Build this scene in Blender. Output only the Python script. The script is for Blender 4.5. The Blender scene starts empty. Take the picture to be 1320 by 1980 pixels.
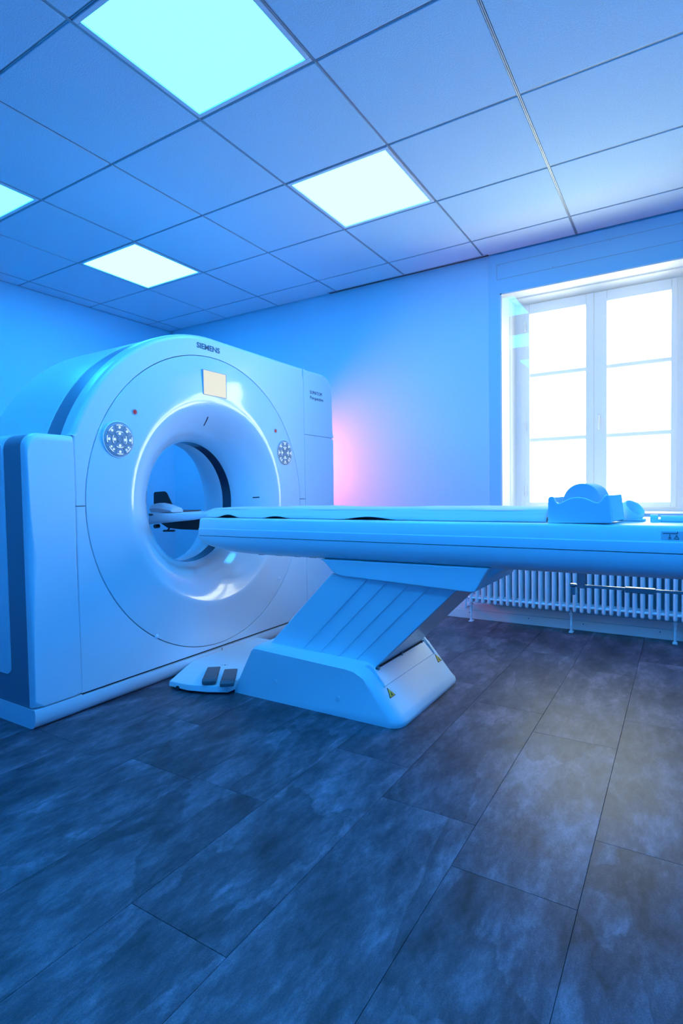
import bpy, bmesh, math, random
from mathutils import Vector, Matrix
random.seed(7)
PI = math.pi
sc = bpy.context.scene
COL = sc.collection

# ------------------------------------------------------------------ camera
CAM_POS = (1.853, -1.2294, 0.9656)
yaw, pitch, roll = 2.1219, -0.0365, 0.0159
fw = Vector((math.cos(pitch) * math.cos(yaw), math.cos(pitch) * math.sin(yaw), math.sin(pitch)))
rt = fw.cross(Vector((0, 0, 1))).normalized()
dn = fw.cross(rt)
rt2 = math.cos(roll) * rt + math.sin(roll) * dn
dn2 = -math.sin(roll) * rt + math.cos(roll) * dn
cam_d = bpy.data.cameras.new('camera')
cam_d.sensor_fit = 'VERTICAL'
cam_d.sensor_height = 36.0
cam_d.sensor_width = 24.0
cam_d.lens = 1070.97 / 1980 * 36.0
cam_d.clip_start = 0.05
cam = bpy.data.objects.new('camera', cam_d)
M = Matrix.Identity(4)
for i in range(3):
    M[i][0], M[i][1], M[i][2], M[i][3] = rt2[i], -dn2[i], -fw[i], CAM_POS[i]
cam.matrix_world = M
COL.objects.link(cam)
sc.camera = cam

# ------------------------------------------------------------------ world, lights, exposure
SKY = 11.8                      # overcast daylight outside the window
PANEL = (0.40, 7.6, 20.5)        # blue LED panels in the ceiling
PINK = 112.0
w = bpy.data.worlds.new('overcast_sky')
w.use_nodes = True
w.node_tree.nodes['Background'].inputs[0].default_value = (0.96, 1.0, 0.86, 1)
w.node_tree.nodes['Background'].inputs[1].default_value = SKY
sc.world = w
pd = bpy.data.lights.new('window_portal', 'AREA')
pd.shape = 'RECTANGLE'; pd.size = 1.10; pd.size_y = 1.56
pd.cycles.is_portal = True
po = bpy.data.objects.new('window_portal', pd)
po.location = (1.345, 3.10, 1.56); po.rotation_euler = (-PI / 2, 0, 0)
COL.objects.link(po)
sd = bpy.data.lights.new('pink_wall_washer', 'SPOT')
sd.energy = PINK; sd.color = (1.0, 0.17, 0.22); sd.spot_size = 1.75; sd.spot_blend = 1.0; sd.shadow_soft_size = 0.05
so = bpy.data.objects.new('pink_wall_washer', sd)
so.location = (-1.30, 2.44, 1.18)
so.rotation_euler = Vector((0.95, 0.28, 0.03)).to_track_quat('-Z', 'Y').to_euler()
COL.objects.link(so)
vs = sc.view_settings
vs.view_transform = 'Standard'; vs.look = 'None'; vs.exposure = 0.0; vs.gamma = 1.0; vs.use_curve_mapping = False
sc.cycles.use_denoising = True
sc.cycles.max_bounces = 10
sc.cycles.diffuse_bounces = 6
sc.cycles.transparent_max_bounces = 16
sc.cycles.caustics_reflective = False
sc.cycles.caustics_refractive = False

# ------------------------------------------------------------------ materials
def mat(name, color, rough=0.5, metal=0.0, spec=0.5, coat=0.0, noise=None, bump=None, emis=None, estr=0.0):
    m = bpy.data.materials.new(name); m.use_nodes = True
    nt = m.node_tree; b = nt.nodes['Principled BSDF']
    b.inputs['Base Color'].default_value = (*color, 1)
    b.inputs['Roughness'].default_value = rough
    b.inputs['Metallic'].default_value = metal
    b.inputs['Specular IOR Level'].default_value = spec
    b.inputs['Coat Weight'].default_value = coat
    b.inputs['Coat Roughness'].default_value = 0.06
    if emis:
        b.inputs['Emission Color'].default_value = (*emis, 1)
        b.inputs['Emission Strength'].default_value = estr
    if noise:                                   # (scale, amount)
        tc = nt.nodes.new('ShaderNodeTexCoord'); n = nt.nodes.new('ShaderNodeTexNoise')
        n.inputs['Scale'].default_value = noise[0]; n.inputs['Detail'].default_value = 4
        nt.links.new(tc.outputs['Object'], n.inputs['Vector'])
        r = nt.nodes.new('ShaderNodeValToRGB')
        a = noise[1]
        r.color_ramp.elements[0].position = .3; r.color_ramp.elements[1].position = .7
        r.color_ramp.elements[0].color = tuple(c * (1 - a) for c in color) + (1,)
        r.color_ramp.elements[1].color = tuple(min(1, c * (1 + a)) for c in color) + (1,)
        nt.links.new(n.outputs['Fac'], r.inputs[0]); nt.links.new(r.outputs[0], b.inputs['Base Color'])
    if bump:                                    # (scale vec, strength, distance)
        tc = nt.nodes.new('ShaderNodeTexCoord'); mp = nt.nodes.new('ShaderNodeMapping')
        mp.inputs['Scale'].default_value = bump[0]
        n = nt.nodes.new('ShaderNodeTexNoise'); n.inputs['Scale'].default_value = 1.0; n.inputs['Detail'].default_value = 3
        bp = nt.nodes.new('ShaderNodeBump'); bp.inputs['Strength'].default_value = bump[1]; bp.inputs['Distance'].default_value = bump[2]
        nt.links.new(tc.outputs['Object'], mp.inputs[0]); nt.links.new(mp.outputs[0], n.inputs['Vector'])
        nt.links.new(n.outputs['Fac'], bp.inputs['Height']); nt.links.new(bp.outputs[0], b.inputs['Normal'])
    return m

def floor_mat():
    m = bpy.data.materials.new('slate_vinyl'); m.use_nodes = True
    nt = m.node_tree; N = nt.nodes; L = nt.links; b = N['Principled BSDF']
    tc = N.new('ShaderNodeTexCoord'); oi = N.new('ShaderNodeObjectInfo')
    mul = N.new('ShaderNodeVectorMath'); mul.operation = 'SCALE'; mul.inputs[0].default_value = (37.0, 53.0, 11.0)
    L.new(oi.outputs['Random'], mul.inputs['Scale'])
    add = N.new('ShaderNodeVectorMath'); L.new(tc.outputs['Object'], add.inputs[0]); L.new(mul.outputs[0], add.inputs[1])
    mp = N.new('ShaderNodeMapping'); mp.inputs['Scale'].default_value = (1.5, 0.6, 1.0); mp.inputs['Rotation'].default_value = (0, 0, .6)
    L.new(add.outputs[0], mp.inputs[0])
    # clouds
    n1 = N.new('ShaderNodeTexNoise'); n1.inputs['Scale'].default_value = 5.5; n1.inputs['Detail'].default_value = 12; n1.inputs['Roughness'].default_value = .72
    n1.inputs['Distortion'].default_value = .15
    L.new(mp.outputs[0], n1.inputs['Vector'])
    r1 = N.new('ShaderNodeValToRGB'); e = r1.color_ramp.elements
    e[0].position = .36; e[0].color = (.037, .032, .043, 1); e[1].position = .66; e[1].color = (.205, .172, .212, 1)
    k = r1.color_ramp.elements.new(.5); k.color = (.092, .077, .099, 1)
    L.new(n1.outputs['Fac'], r1.inputs[0])
    # slate ledges with their edge shadow painted in : thresholded warped noise
    n2 = N.new('ShaderNodeTexNoise'); n2.inputs['Scale'].default_value = 1.9; n2.inputs['Detail'].default_value = 7; n2.inputs['Roughness'].default_value = .5; n2.inputs['Distortion'].default_value = .35
    L.new(mp.outputs[0], n2.inputs['Vector'])
    r2 = N.new('ShaderNodeValToRGB'); e = r2.color_ramp.elements
    e[0].position = .36; e[0].color = (.95, .95, .95, 1); e[1].position = .60; e[1].color = (.92, .92, .92, 1)
    k = r2.color_ramp.elements.new(.452); k.color = (1.10, 1.10, 1.10, 1)
    k = r2.color_ramp.elements.new(.446); k.color = (.64, .64, .64, 1)
    L.new(n2.outputs['Fac'], r2.inputs[0])
    mx = N.new('ShaderNodeMixRGB'); mx.blend_type = 'MULTIPLY'; mx.inputs[0].default_value = 1.0
    L.new(r1.outputs[0], mx.inputs[1]); L.new(r2.outputs[0], mx.inputs[2])
    # fine grain
    n3 = N.new('ShaderNodeTexNoise'); n3.inputs['Scale'].default_value = 300; n3.inputs['Detail'].default_value = 2
    L.new(tc.outputs['Object'], n3.inputs['Vector'])
    r3 = N.new('ShaderNodeValToRGB'); e = r3.color_ramp.elements
    e[0].position = .35; e[0].color = (.72, .72, .72, 1); e[1].position = .65; e[1].color = (1.25, 1.25, 1.25, 1)
    L.new(n3.outputs['Fac'], r3.inputs[0])
    mx2 = N.new('ShaderNodeMixRGB'); mx2.blend_type = 'MULTIPLY'; mx2.inputs[0].default_value = .6
    L.new(mx.outputs[0], mx2.inputs[1]); L.new(r3.outputs[0], mx2.inputs[2])
    n4 = N.new('ShaderNodeTexNoise'); n4.inputs['Scale'].default_value = 26; n4.inputs['Detail'].default_value = 8; n4.inputs['Roughness'].default_value = .75
    L.new(mp.outputs[0], n4.inputs['Vector'])
    r4 = N.new('ShaderNodeValToRGB'); e = r4.color_ramp.elements
    e[0].position = .40; e[0].color = (.74, .74, .74, 1); e[1].position = .60; e[1].color = (1.22, 1.22, 1.22, 1)
    L.new(n4.outputs['Fac'], r4.inputs[0])
    mx4 = N.new('ShaderNodeMixRGB'); mx4.blend_type = 'MULTIPLY'; mx4.inputs[0].default_value = .85
    L.new(mx2.outputs[0], mx4.inputs[1]); L.new(r4.outputs[0], mx4.inputs[2])
    mx2 = mx4
    # tone of the whole tile
    hs = N.new('ShaderNodeHueSaturation'); mr = N.new('ShaderNodeMapRange')
    mr.inputs['To Min'].default_value = .85; mr.inputs['To Max'].default_value = 1.15
    L.new(oi.outputs['Random'], mr.inputs['Value']); L.new(mr.outputs[0], hs.inputs['Value']); L.new(mx2.outputs[0], hs.inputs['Color'])
    L.new(hs.outputs[0], b.inputs['Base Color'])
    b.inputs['Roughness'].default_value = .42; b.inputs['Specular IOR Level'].default_value = .42
    ad = N.new('ShaderNodeMath'); ad.operation = 'MULTIPLY_ADD'; ad.inputs[1].default_value = .6
    L.new(n1.outputs['Fac'], ad.inputs[0]); L.new(n2.outputs['Fac'], ad.inputs[2])
    ad2 = N.new('ShaderNodeMath'); ad2.operation = 'MULTIPLY_ADD'; ad2.inputs[1].default_value = .12
    L.new(n3.outputs['Fac'], ad2.inputs[0]); L.new(ad.outputs[0], ad2.inputs[2])
    bp = N.new('ShaderNodeBump'); bp.inputs['Strength'].default_value = .45; bp.inputs['Distance'].default_value = .008
    L.new(ad2.outputs[0], bp.inputs['Height']); L.new(bp.outputs[0], b.inputs['Normal'])
    return m

def glass_mat(name='clear_glass', glare_veil=0.0):
    m = bpy.data.materials.new(name); m.use_nodes = True
    nt = m.node_tree; nt.nodes.clear(); N = nt.nodes; L = nt.links
    o = N.new('ShaderNodeOutputMaterial'); t = N.new('ShaderNodeBsdfTransparent'); g = N.new('ShaderNodeBsdfGlossy')
    t.inputs[0].default_value = (.97, .98, .98, 1); g.inputs['Roughness'].default_value = .02
    lw = N.new('ShaderNodeLayerWeight'); lw.inputs[0].default_value = .5; mx = N.new('ShaderNodeMixShader')
    pw = N.new('ShaderNodeMath'); pw.operation = 'POWER'; pw.inputs[1].default_value = 5; L.new(lw.outputs['Facing'], pw.inputs[0])
    f = N.new('ShaderNodeMath'); f.operation = 'MULTIPLY_ADD'; f.inputs[1].default_value = .95; f.inputs[2].default_value = .045; L.new(pw.outputs[0], f.inputs[0])
    L.new(f.outputs[0], mx.inputs[0]); L.new(t.outputs[0], mx.inputs[1]); L.new(g.outputs[0], mx.inputs[2])
    if glare_veil:
        tr = N.new('ShaderNodeBsdfTranslucent'); tr.inputs[0].default_value = (.95, .97, 1, 1)
        m2 = N.new('ShaderNodeMixShader'); m2.inputs[0].default_value = glare_veil
        L.new(mx.outputs[0], m2.inputs[1]); L.new(tr.outputs[0], m2.inputs[2]); L.new(m2.outputs[0], o.inputs[0])
    else:
        L.new(mx.outputs[0], o.inputs[0])
    return m

def emit_mat(name, col):
    m = bpy.data.materials.new(name); m.use_nodes = True
    nt = m.node_tree; nt.nodes.clear()
    o = nt.nodes.new('ShaderNodeOutputMaterial'); e = nt.nodes.new('ShaderNodeEmission')
    e.inputs[0].default_value = (*col, 1); e.inputs[1].default_value = 1
    nt.links.new(e.outputs[0], o.inputs[0])
    return m

MT = {}
MT['wall'] = mat('woven_wall_paint', (.48, .81, .93), .75, bump=((60, 60, 420), .35, .002))
MT['bounce_wall'] = mat('blue_bounce_wall_tint', (.12, .60, .92), .75, bump=((60, 60, 420), .35, .002))  # unseen walls, coloured blue so that they bounce only blue light
MT['plain'] = mat('white_paint', (.80, .81, .82), .5)
MT['casing'] = mat('casing_paint', (.36, .70, .84), .45)
MT['ctile'] = mat('mineral_tile', (.60, .78, .85), .9, noise=(160, .06), bump=((170, 170, 170), .45, .003))
MT['cbar'] = mat('grid_metal', (.42, .46, .50), .4, metal=.3)
MT['void'] = mat('ceiling_void', (.10, .10, .11), .9)
MT['lframe'] = mat('lamp_frame', (.78, .80, .82), .35)
MT['lite'] = emit_mat('lamp_diffuser', PANEL)
MT['lite_white'] = emit_mat('lamp_diffuser_white', (PANEL[0] * 2.0, PANEL[1], PANEL[2]))
MT['floor'] = floor_mat()
MT['screed'] = mat('dark_screed', (.07, .07, .075), .8)
MT['shell'] = mat('gantry_white', (.72, .80, .86), .32, coat=.15)
MT['gloss'] = mat('gantry_gloss', (.72, .80, .86), .16, coat=.7)
MT['band'] = mat('gantry_band', (.20, .23, .30), .38)
MT['dark'] = mat('dark_gap', (.015, .016, .02), .7)
MT['ring'] = mat('scan_ring', (.025, .035, .07), .14, spec=.8)
MT['table'] = mat('table_white', (.66, .82, .87), .38)
MT['carbon'] = mat('black_carbon', (.012, .012, .016), .4)
MT['paper'] = mat('paper', (.62, .68, .76), .8, bump=((30, 30, 30), .2, .004))
MT['pad'] = mat('grey_pad', (.55, .57, .62), .7)
MT['pedal'] = mat('pedal_rubber', (.10, .11, .13), .5)
MT['key'] = mat('keypad_grey', (.40, .43, .48), .4)
MT['key2'] = mat('button_grey', (.30, .33, .38), .45)
MT['mark'] = mat('glowing_print', (.95, .90, .84), .5, emis=(1, .9, .8), estr=.5)  # keypad symbols given a glow of their own in the emission
MT['logo'] = mat('teal_print', (.01, .14, .20), .4)
MT['ink'] = mat('dark_print', (.03, .035, .05), .5)
MT['screen'] = mat('cream_screen', (.06, .06, .05), .4, emis=(.74, .71, .55), estr=1.0)
MT['red'] = mat('red_lens', (.35, .02, .03), .25, emis=(.6, .02, .03), estr=.25)
MT['radiator'] = mat('radiator_enamel', (.76, .86, .93), .3)
MT['chrome'] = mat('chrome', (.42, .43, .45), .2, metal=1)
MT['steel'] = mat('grey_steel', (.35, .36, .38), .35, metal=.8)
MT['frame'] = mat('window_white', (.82, .82, .80), .4)
MT['glass'] = glass_mat()
MT['glare_veil'] = glass_mat('glare_veil_glass', .045)  # translucent share put into the pane to imitate glare from the window
MT['yellow'] = mat('warning_yellow', (.85, .62, .05), .5)
MT['silver'] = mat('silver_plastic', (.62, .64, .67), .3, metal=.4)

# ------------------------------------------------------------------ helpers
def obj(name, verts, faces, m, parent=None, smooth=False, loc=None, bevel=0, seg=3, angle=35):
    me = bpy.data.meshes.new(name)
    me.from_pydata([tuple(v) for v in verts], [], faces)
    bm = bmesh.new(); bm.from_mesh(me)
    bmesh.ops.recalc_face_normals(bm, faces=bm.faces)
    bm.to_mesh(me); bm.free()
    me.materials.append(MT[m] if isinstance(m, str) else m)
    if smooth:
        me.polygons.foreach_set('use_smooth', [True] * len(me.polygons))
        me.set_sharp_from_angle(angle=math.radians(angle))
    o = bpy.data.objects.new(name, me); COL.objects.link(o)
    if loc: o.location = loc
    if parent: o.parent = parent
    if bevel:
        b = o.modifiers.new('bevel', 'BEVEL'); b.width = bevel; b.segments = seg; b.limit_method = 'ANGLE'; b.angle_limit = math.radians(30)
        b.harden_normals = True
        me.polygons.foreach_set('use_smooth', [True] * len(me.polygons))
        me.set_sharp_from_angle(angle=math.radians(60))
    return o

def share(src, name, parent, loc, rot=None):
    o = bpy.data.objects.new(name, src.data); COL.objects.link(o); o.parent = parent; o.location = loc
    if rot: o.rotation_euler = rot
    for md in src.modifiers:
        b = o.modifiers.new(md.name, md.type)
        b.width = md.width; b.segments = md.segments; b.limit_method = md.limit_method; b.angle_limit = md.angle_limit
    return o

def boxv(a, b):
    (x0, y0, z0), (x1, y1, z1) = a, b
    v = [(x0, y0, z0), (x1, y0, z0), (x1, y1, z0), (x0, y1, z0), (x0, y0, z1), (x1, y0, z1), (x1, y1, z1), (x0, y1, z1)]
    f = [(3, 2, 1, 0), (4, 5, 6, 7), (0, 1, 5, 4), (1, 2, 6, 5), (2, 3, 7, 6), (3, 0, 4, 7)]
    return v, f

class MB:
    def __init__(s): s.v = []; s.f = []
    def add(s, v, f):
        n = len(s.v); s.v += [tuple(q) for q in v]; s.f += [tuple(i + n for i in g) for g in f]; return s
    def box(s, a, b): return s.add(*boxv(a, b))
    def prism(s, pts, axis, a, b): return s.add(*prismv(pts, axis, a, b))
    def cyl(s, p, q, r, n=12, r2=None): return s.add(*cylv(p, q, r, n, r2))
    def build(s, name, m, parent=None, **k): return obj(name, s.v, s.f, m, parent, **k)

def box(name, a, b, m, parent=None, **k): return obj(name, *boxv(a, b), m, parent, **k)

def prismv(pts, axis, a, b):
    """pts: 2D outline; axis 0: (y,z) along x; 1: (x,z) along y; 2: (x,y) along z"""
    n = len(pts)
    def P(p, t): return ((t, p[0], p[1]), (p[0], t, p[1]), (p[0], p[1], t))[axis]
    v = [P(p, a) for p in pts] + [P(p, b) for p in pts]
    f = [tuple(range(n)), tuple(range(2 * n - 1, n - 1, -1))]
    f += [(i, (i + 1) % n, n + (i + 1) % n, n + i) for i in range(n)]
    return v, f

def prism(name, pts, axis, a, b, m, parent=None, **k): return obj(name, *prismv(pts, axis, a, b), m, parent, **k)

def cylv(p, q, r, n=12, r2=None):
    p, q = Vector(p), Vector(q); d = (q - p).normalized(); r2 = r if r2 is None else r2
    u = d.orthogonal().normalized(); w_ = d.cross(u)
    v = []; f = []
    for c, rr in ((p, r), (q, r2)):
        for i in range(n):
            a = 2 * PI * i / n; v.append(tuple(c + rr * (math.cos(a) * u + math.sin(a) * w_)))
    f = [(i, (i + 1) % n, n + (i + 1) % n, n + i) for i in range(n)] + [tuple(range(n - 1, -1, -1)), tuple(range(n, 2 * n))]
    return v, f

def lathe_x(name, prof, cy, cz, m, parent=None, n=96, smooth=True, angle=35):
    """prof: list of (r, x)"""
    v = []; f = []
    for (r, x) in prof:
        for i in range(n):
            a = 2 * PI * i / n; v.append((x, cy + r * math.cos(a), cz + r * math.sin(a)))
    for j in range(len(prof) - 1):
        for i in range(n):
            k = (i + 1) % n; f.append((j * n + i, j * n + k, (j + 1) * n + k, (j + 1) * n + i))
    return obj(name, v, f, m, parent, smooth=smooth, angle=angle)

def thing(name, label, cat, loc=(0, 0, 0), group=None):
    o = bpy.data.objects.new(name, None); COL.objects.link(o); o.location = loc
    o.empty_display_size = .1
    o['label'] = label; o['category'] = cat
    if group: o['group'] = group
    return o

def tag(o, label, cat, group=None):
    o['label'] = label; o['category'] = cat
    if group: o['group'] = group
    return o

def struct(o, label=None):
    o['kind'] = 'structure'
    if label: o['label'] = label
    return o

def ray_outline(pts, c, th):
    d = (math.cos(th), math.sin(th)); best = None
    n = len(pts)
    for i in range(n):
        ax, ay = pts[i][0] - c[0], pts[i][1] - c[1]; bx, by = pts[(i + 1) % n][0] - c[0], pts[(i + 1) % n][1] - c[1]
        ex, ey = bx - ax, by - ay
        den = d[0] * ey - d[1] * ex
        if abs(den) < 1e-12: continue
        t = (ax * ey - ay * ex) / den; s = (ax * d[1] - ay * d[0]) / den
        if t > 0 and -1e-6 <= s <= 1 + 1e-6 and (best is None or t > best): best = t
    return best

def star_plate(name, pts, c, hole, th0, th1, xf, xb, rfun, m, parent, step=2.0, back=True, hole_back=None, angle=40):
    """plate facing +X bounded by outline pts (y,z), star-shaped about c, with a round hole"""
    full = abs(th1 - th0 - 2 * PI) < 1e-6
    ths = set(); k = int(math.ceil((th1 - th0) / math.radians(step)))
    for i in range(k + 1): ths.add(round(th0 + (th1 - th0) * i / k, 6))
    for p in pts:
        a = math.atan2(p[1] - c[1], p[0] - c[0])
        for q in (-2 * PI, 0, 2 * PI, 4 * PI):
            if th0 + 1e-4 < a + q < th1 - 1e-4: ths.add(round(a + q, 6))
    ths = sorted(ths)
    if full: ths = ths[:-1]
    cols = []
    hb = xf - .03 if hole_back is None else hole_back
    for th in ths:
        R = ray_outline(pts, c, th); y, z = c[0] + R * math.cos(th), c[1] + R * math.sin(th); r = rfun(y, z)
        col = []
        if hole > 0: col += [(hole, hb), (hole, xf - .0015), (hole + .0015, xf)]
        else: col += [(1e-4, xf)]
        col += [(max(R - r - .004, hole + .002, 2e-4), xf), (R - r, xf)]
        for j in range(1, 6):
            a = PI / 2 * j / 5; col.append((R - r + r * math.sin(a), xf - r + r * math.cos(a)))
        col.append((R, xb))
        if back: col.append((max(hole, 1e-4), xb))
        cols.append([(x, c[0] + rr * math.cos(th), c[1] + rr * math.sin(th)) for rr, x in col])
    n = len(cols[0]); v = [p for q in cols for p in q]; f = []
    T = len(cols)
    for i in range(T if full else T - 1):
        a, b = i * n, ((i + 1) % T) * n
        for j in range(n - 1): f.append((a + j, a + j + 1, b + j + 1, b + j))
    if not full:
        f.append(tuple(range(n))); f.append(tuple((T - 1) * n + j for j in range(n - 1, -1, -1)))
    return obj(name, v, f, m, parent, smooth=True, angle=angle)

def arc(cx, cy, r, a0, a1, n):
    return [(cx + r * math.cos(math.radians(a0 + (a1 - a0) * i / n)), cy + r * math.sin(math.radians(a0 + (a1 - a0) * i / n))) for i in range(n + 1)]

def text_mesh(name, body, size, m, parent, origin, ux, uy, depth=.0008, offset=0.0, xscale=1.0):
    cu = bpy.data.curves.new(name, 'FONT'); cu.body = body; cu.size = size; cu.offset = offset; cu.extrude = depth; cu.resolution_u = 3
    t = bpy.data.objects.new(name, cu); COL.objects.link(t)
    bpy.context.view_layer.update()
    me = bpy.data.meshes.new_from_object(t.evaluated_get(bpy.context.evaluated_depsgraph_get()))
    bpy.data.objects.remove(t); bpy.data.curves.remove(cu)
    ux, uy = Vector(ux), Vector(uy); uz = ux.cross(uy); o0 = Vector(origin)
    for v in me.vertices: v.co = o0 + ux * v.co.x * xscale + uy * v.co.y + uz * v.co.z
    me.materials.clear(); me.materials.append(MT[m])
    o = bpy.data.objects.new(name, me); COL.objects.link(o); o.parent = parent
    return o

# ------------------------------------------------------------------ room
XL, XR, YB, YW, ZC = -2.66, 2.95, -2.35, 2.80, 2.645
fl = struct(box('floor', (XL - .1, YB - .1, -.12), (XR + .1, YW + .35, -.006), 'screed'), 'dark stone look tile floor')
TW, TL, G = .3023, .9145, .0005
tm = box('tile', (-TW / 2 + G, -TL / 2 + G, -.006), (TW / 2 - G, TL / 2 - G, 0), 'floor', fl, bevel=.0004, seg=1)
first = True
offs = {0: 1.0105, -1: 1.2085, -2: 1.42, 1: 1.307}
x = XL
k0 = int(math.floor((XL - 1.655) / TW)) - 0
used = False
for k in range(k0, 6):
    x0, x1 = 1.655 + (k - 1) * TW, 1.655 + k * TW     # column k=0 is 1.353..1.655
    if x1 < XL + .02 or x0 > XR - .02: continue
    if k in offs: oy = offs[k]
    else: oy = random.random() * TL
    y = oy - TL * 8
    while y < YW:
        if y + TL > YB + .01:
            ya, yb = max(y, YB), min(y + TL, YW); xa, xb = max(x0, XL), min(x1, XR)
            if yb - ya > .02:
                loc = ((xa + xb) / 2, (ya + yb) / 2, 0)
                if xb - xa > TW - .01 and yb - ya > TL - .01:
                    if not used: tm.location = loc; used = True
                    else: share(tm, 'tile', fl, loc)
                else:
                    hx, hy = (xb - xa) / 2, (yb - ya) / 2
                    box('tile', (-hx + G, -hy + G, -.006), (hx - G, hy - G, 0), 'floor', fl, loc=loc, bevel=.0004, seg=1)
        y += TL

# ceiling: void slab, tiles, grid bars
ce = struct(box('ceiling', (XL - .1, YB - .1, ZC + .03), (XR + .1, YW + .35, ZC + .16), 'void'), 'suspended ceiling of square mineral tiles')
S = .625
LIGHTS = [(0, 0), (0, 1.25), (-1.875, 1.25), (-1.875, 0), (0, -1.25), (1.875, 0), (1.875, -1.25)]  # panels of the right-hand column are added out of view as blue fill
ct = None
YE = YW - .012
xs = [XL] + [i * S for i in range(-4, 5) if XL + .02 < i * S < XR - .02] + [XR]
ys = [YB] + [i * S for i in range(-4, 5) if YB + .02 < i * S < YE - .02] + [YE]
hw = .0068
for i in range(len(xs) - 1):
    for j in range(len(ys) - 1):
        if any(abs(xs[i] - a) < .01 and abs(ys[j] - b) < .01 for a, b in LIGHTS): continue
        xa, xb, ya, yb = xs[i] + hw, xs[i + 1] - hw, ys[j] + hw, ys[j + 1] - hw
        hx, hy = (xb - xa) / 2, (yb - ya) / 2; loc = ((xa + xb) / 2, (ya + yb) / 2, ZC)
        if abs(hx - S / 2 + hw) < .002 and abs(hy - S / 2 + hw) < .002:
            if ct is None: ct = box('ceiling_tile', (-hx, -hy, 0), (hx, hy, .018), 'ctile', ce, loc=loc, bevel=.0025, seg=2)
            else: share(ct, 'ceiling_tile', ce, loc)
        else: box('ceiling_tile', (-hx, -hy, 0), (hx, hy, .018), 'ctile', ce, loc=loc, bevel=.0025, seg=2)
for xx in xs[1:-1]:
    m_ = MB(); main = abs((xx / 1.25) % 1) < .01
    m_.box((xx - .0052, YB, ZC + .004 - (.004 if main else 0)), (xx - .0012, YE, ZC + .026)).box((xx + .0012, YB, ZC + .004 - (.004 if main else 0)), (xx + .0052, YE, ZC + .026)).box((xx - .0055, YB, ZC + .012), (xx + .0055, YE, ZC + .028))
    m_.build('grid_bar', 'cbar', ce)
for yy in ys[1:-1]:
    m_ = MB()
    m_.box((XL, yy - .0052, ZC + .004), (XR, yy - .0012, ZC + .0255)).box((XL, yy + .0012, ZC + .004), (XR, yy + .0052, ZC + .0255)).box((XL, yy - .0055, ZC + .0125), (XR, yy + .0055, ZC + .0275))
    m_.build('grid_bar', 'cbar', ce)
# shadow-gap angle at the walls and the slot diffuser over the window wall
box('edge_angle', (XL, YB, ZC - .001), (XL + .012, YE, ZC + .02), 'cbar', ce)
sl = MB().box((-.70, YE - .030, ZC - .004), (.66, YE - .024, ZC + .02)).box((-.70, YE - .004, ZC - .004), (.66, YE + .002, ZC + .02)).box((-.70, YE - .030, ZC - .004), (-.694, YE, ZC + .02))
sl.build('slot_diffuser', 'cbar', ce)
box('slot_opening', (-.694, YE - .024, ZC - .002), (.66, YE - .004, ZC + .0), 'dark', ce)

# walls
struct(box('wall_left', (XL - .12, YB - .12, -.1), (XL, YW + .35, ZC + .2), 'wall'), 'plain textured wall behind the scanner')
struct(box('wall_back', (XL - .12, YB - .12, -.1), (XR + .12, YB, ZC + .2), 'bounce_wall'), 'unseen wall behind the camera, coloured blue for its bounce light')
struct(box('wall_right', (XR, YB - .12, -.1), (XR + .12, YW + .35, ZC + .2), 'bounce_wall'), 'unseen wall beside the camera, coloured blue for its bounce light')
OX0, OX1, OZ0, OZ1 = .742, 1.948, .785, 2.357
ww = MB()
ww.box((XL - .12, YW, -.1), (OX0 - .03, YW + .35, ZC + .2)).box((OX1 + .03, YW, -.1), (XR + .12, YW + .35, ZC + .2))
ww.box((OX0 - .03, YW, -.1), (OX1 + .03, YW + .35, OZ0 - .03)).box((OX0 - .03, YW, OZ1 + .03), (OX1 + .03, YW + .35, ZC + .2))
struct(ww.build('wall_window', 'wall'), 'textured wall with the casement window')
# skirting boards: two boards one above the other with screws
bb = struct(box('baseboard_window', (XL, YW - .014, 0), (XR, YW, .064), 'plain', bevel=.002, seg=2), 'two-board white skirting under the radiator')
box('upper_board', (XL, YW - .008, .067), (XR, YW, .116), 'plain', bb, bevel=.002, seg=2)
for sx in (.50, .93, 1.29, 1.74):
    sm_ = MB().cyl((sx, YW - .0155, .045), (sx, YW - .013, .045), .0035, 10); sm_.build('screw', 'ink', bb)
struct(box('baseboard_left', (XL, YB, 0), (XL + .014, YW - .014, .075), 'plain', bevel=.002, seg=2), 'white skirting on the wall behind the scanner')

# ------------------------------------------------------------------ window
win = bpy.data.objects.new('window_1', None); COL.objects.link(win)
struct(win, 'white two-sash casement window with six bright panes')
CY = YW - .02
cs = MB()
cs.box((.658, CY, .12), (OX0, YW, 2.632)).box((OX1, CY, .12), (2.035, YW, 2.632)).box((OX0, CY, OZ1), (OX1, YW, 2.632)).box((OX0, CY, .12), (OX1, YW, OZ0 - .03))
cs.build('casing', 'casing', win)
# shutter-box cover with its groove
gz0, gz1, gx0, gx1 = 2.457, 2.563, .719, 1.975
box('shutter_box_cover', (gx0 + .0015, CY - .0015, gz0 + .0015), (gx1 - .0015, CY + .002, gz1 - .0015), 'casing', win, bevel=.001, seg=1)
g = MB().box((gx0 - .0008, CY - .0004, gz0 - .0008), (gx1 + .0008, CY + .001, gz0 + .0012)).box((gx0 - .0008, CY - .0004, gz1 - .0012), (gx1 + .0008, CY + .001, gz1 + .0008)).box((gx0 - .0008, CY - .0004, gz0), (gx0 + .0012, CY + .001, gz1))
g.build('cover_joint', 'steel', win)
for sx in (.735, 1.10, 1.45): MB().cyl((sx, CY - .003, 2.555 if sx != 1.10 else 2.466), (sx, CY, 2.555 if sx != 1.10 else 2.466), .003, 8).build('screw', 'steel', win)
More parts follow.
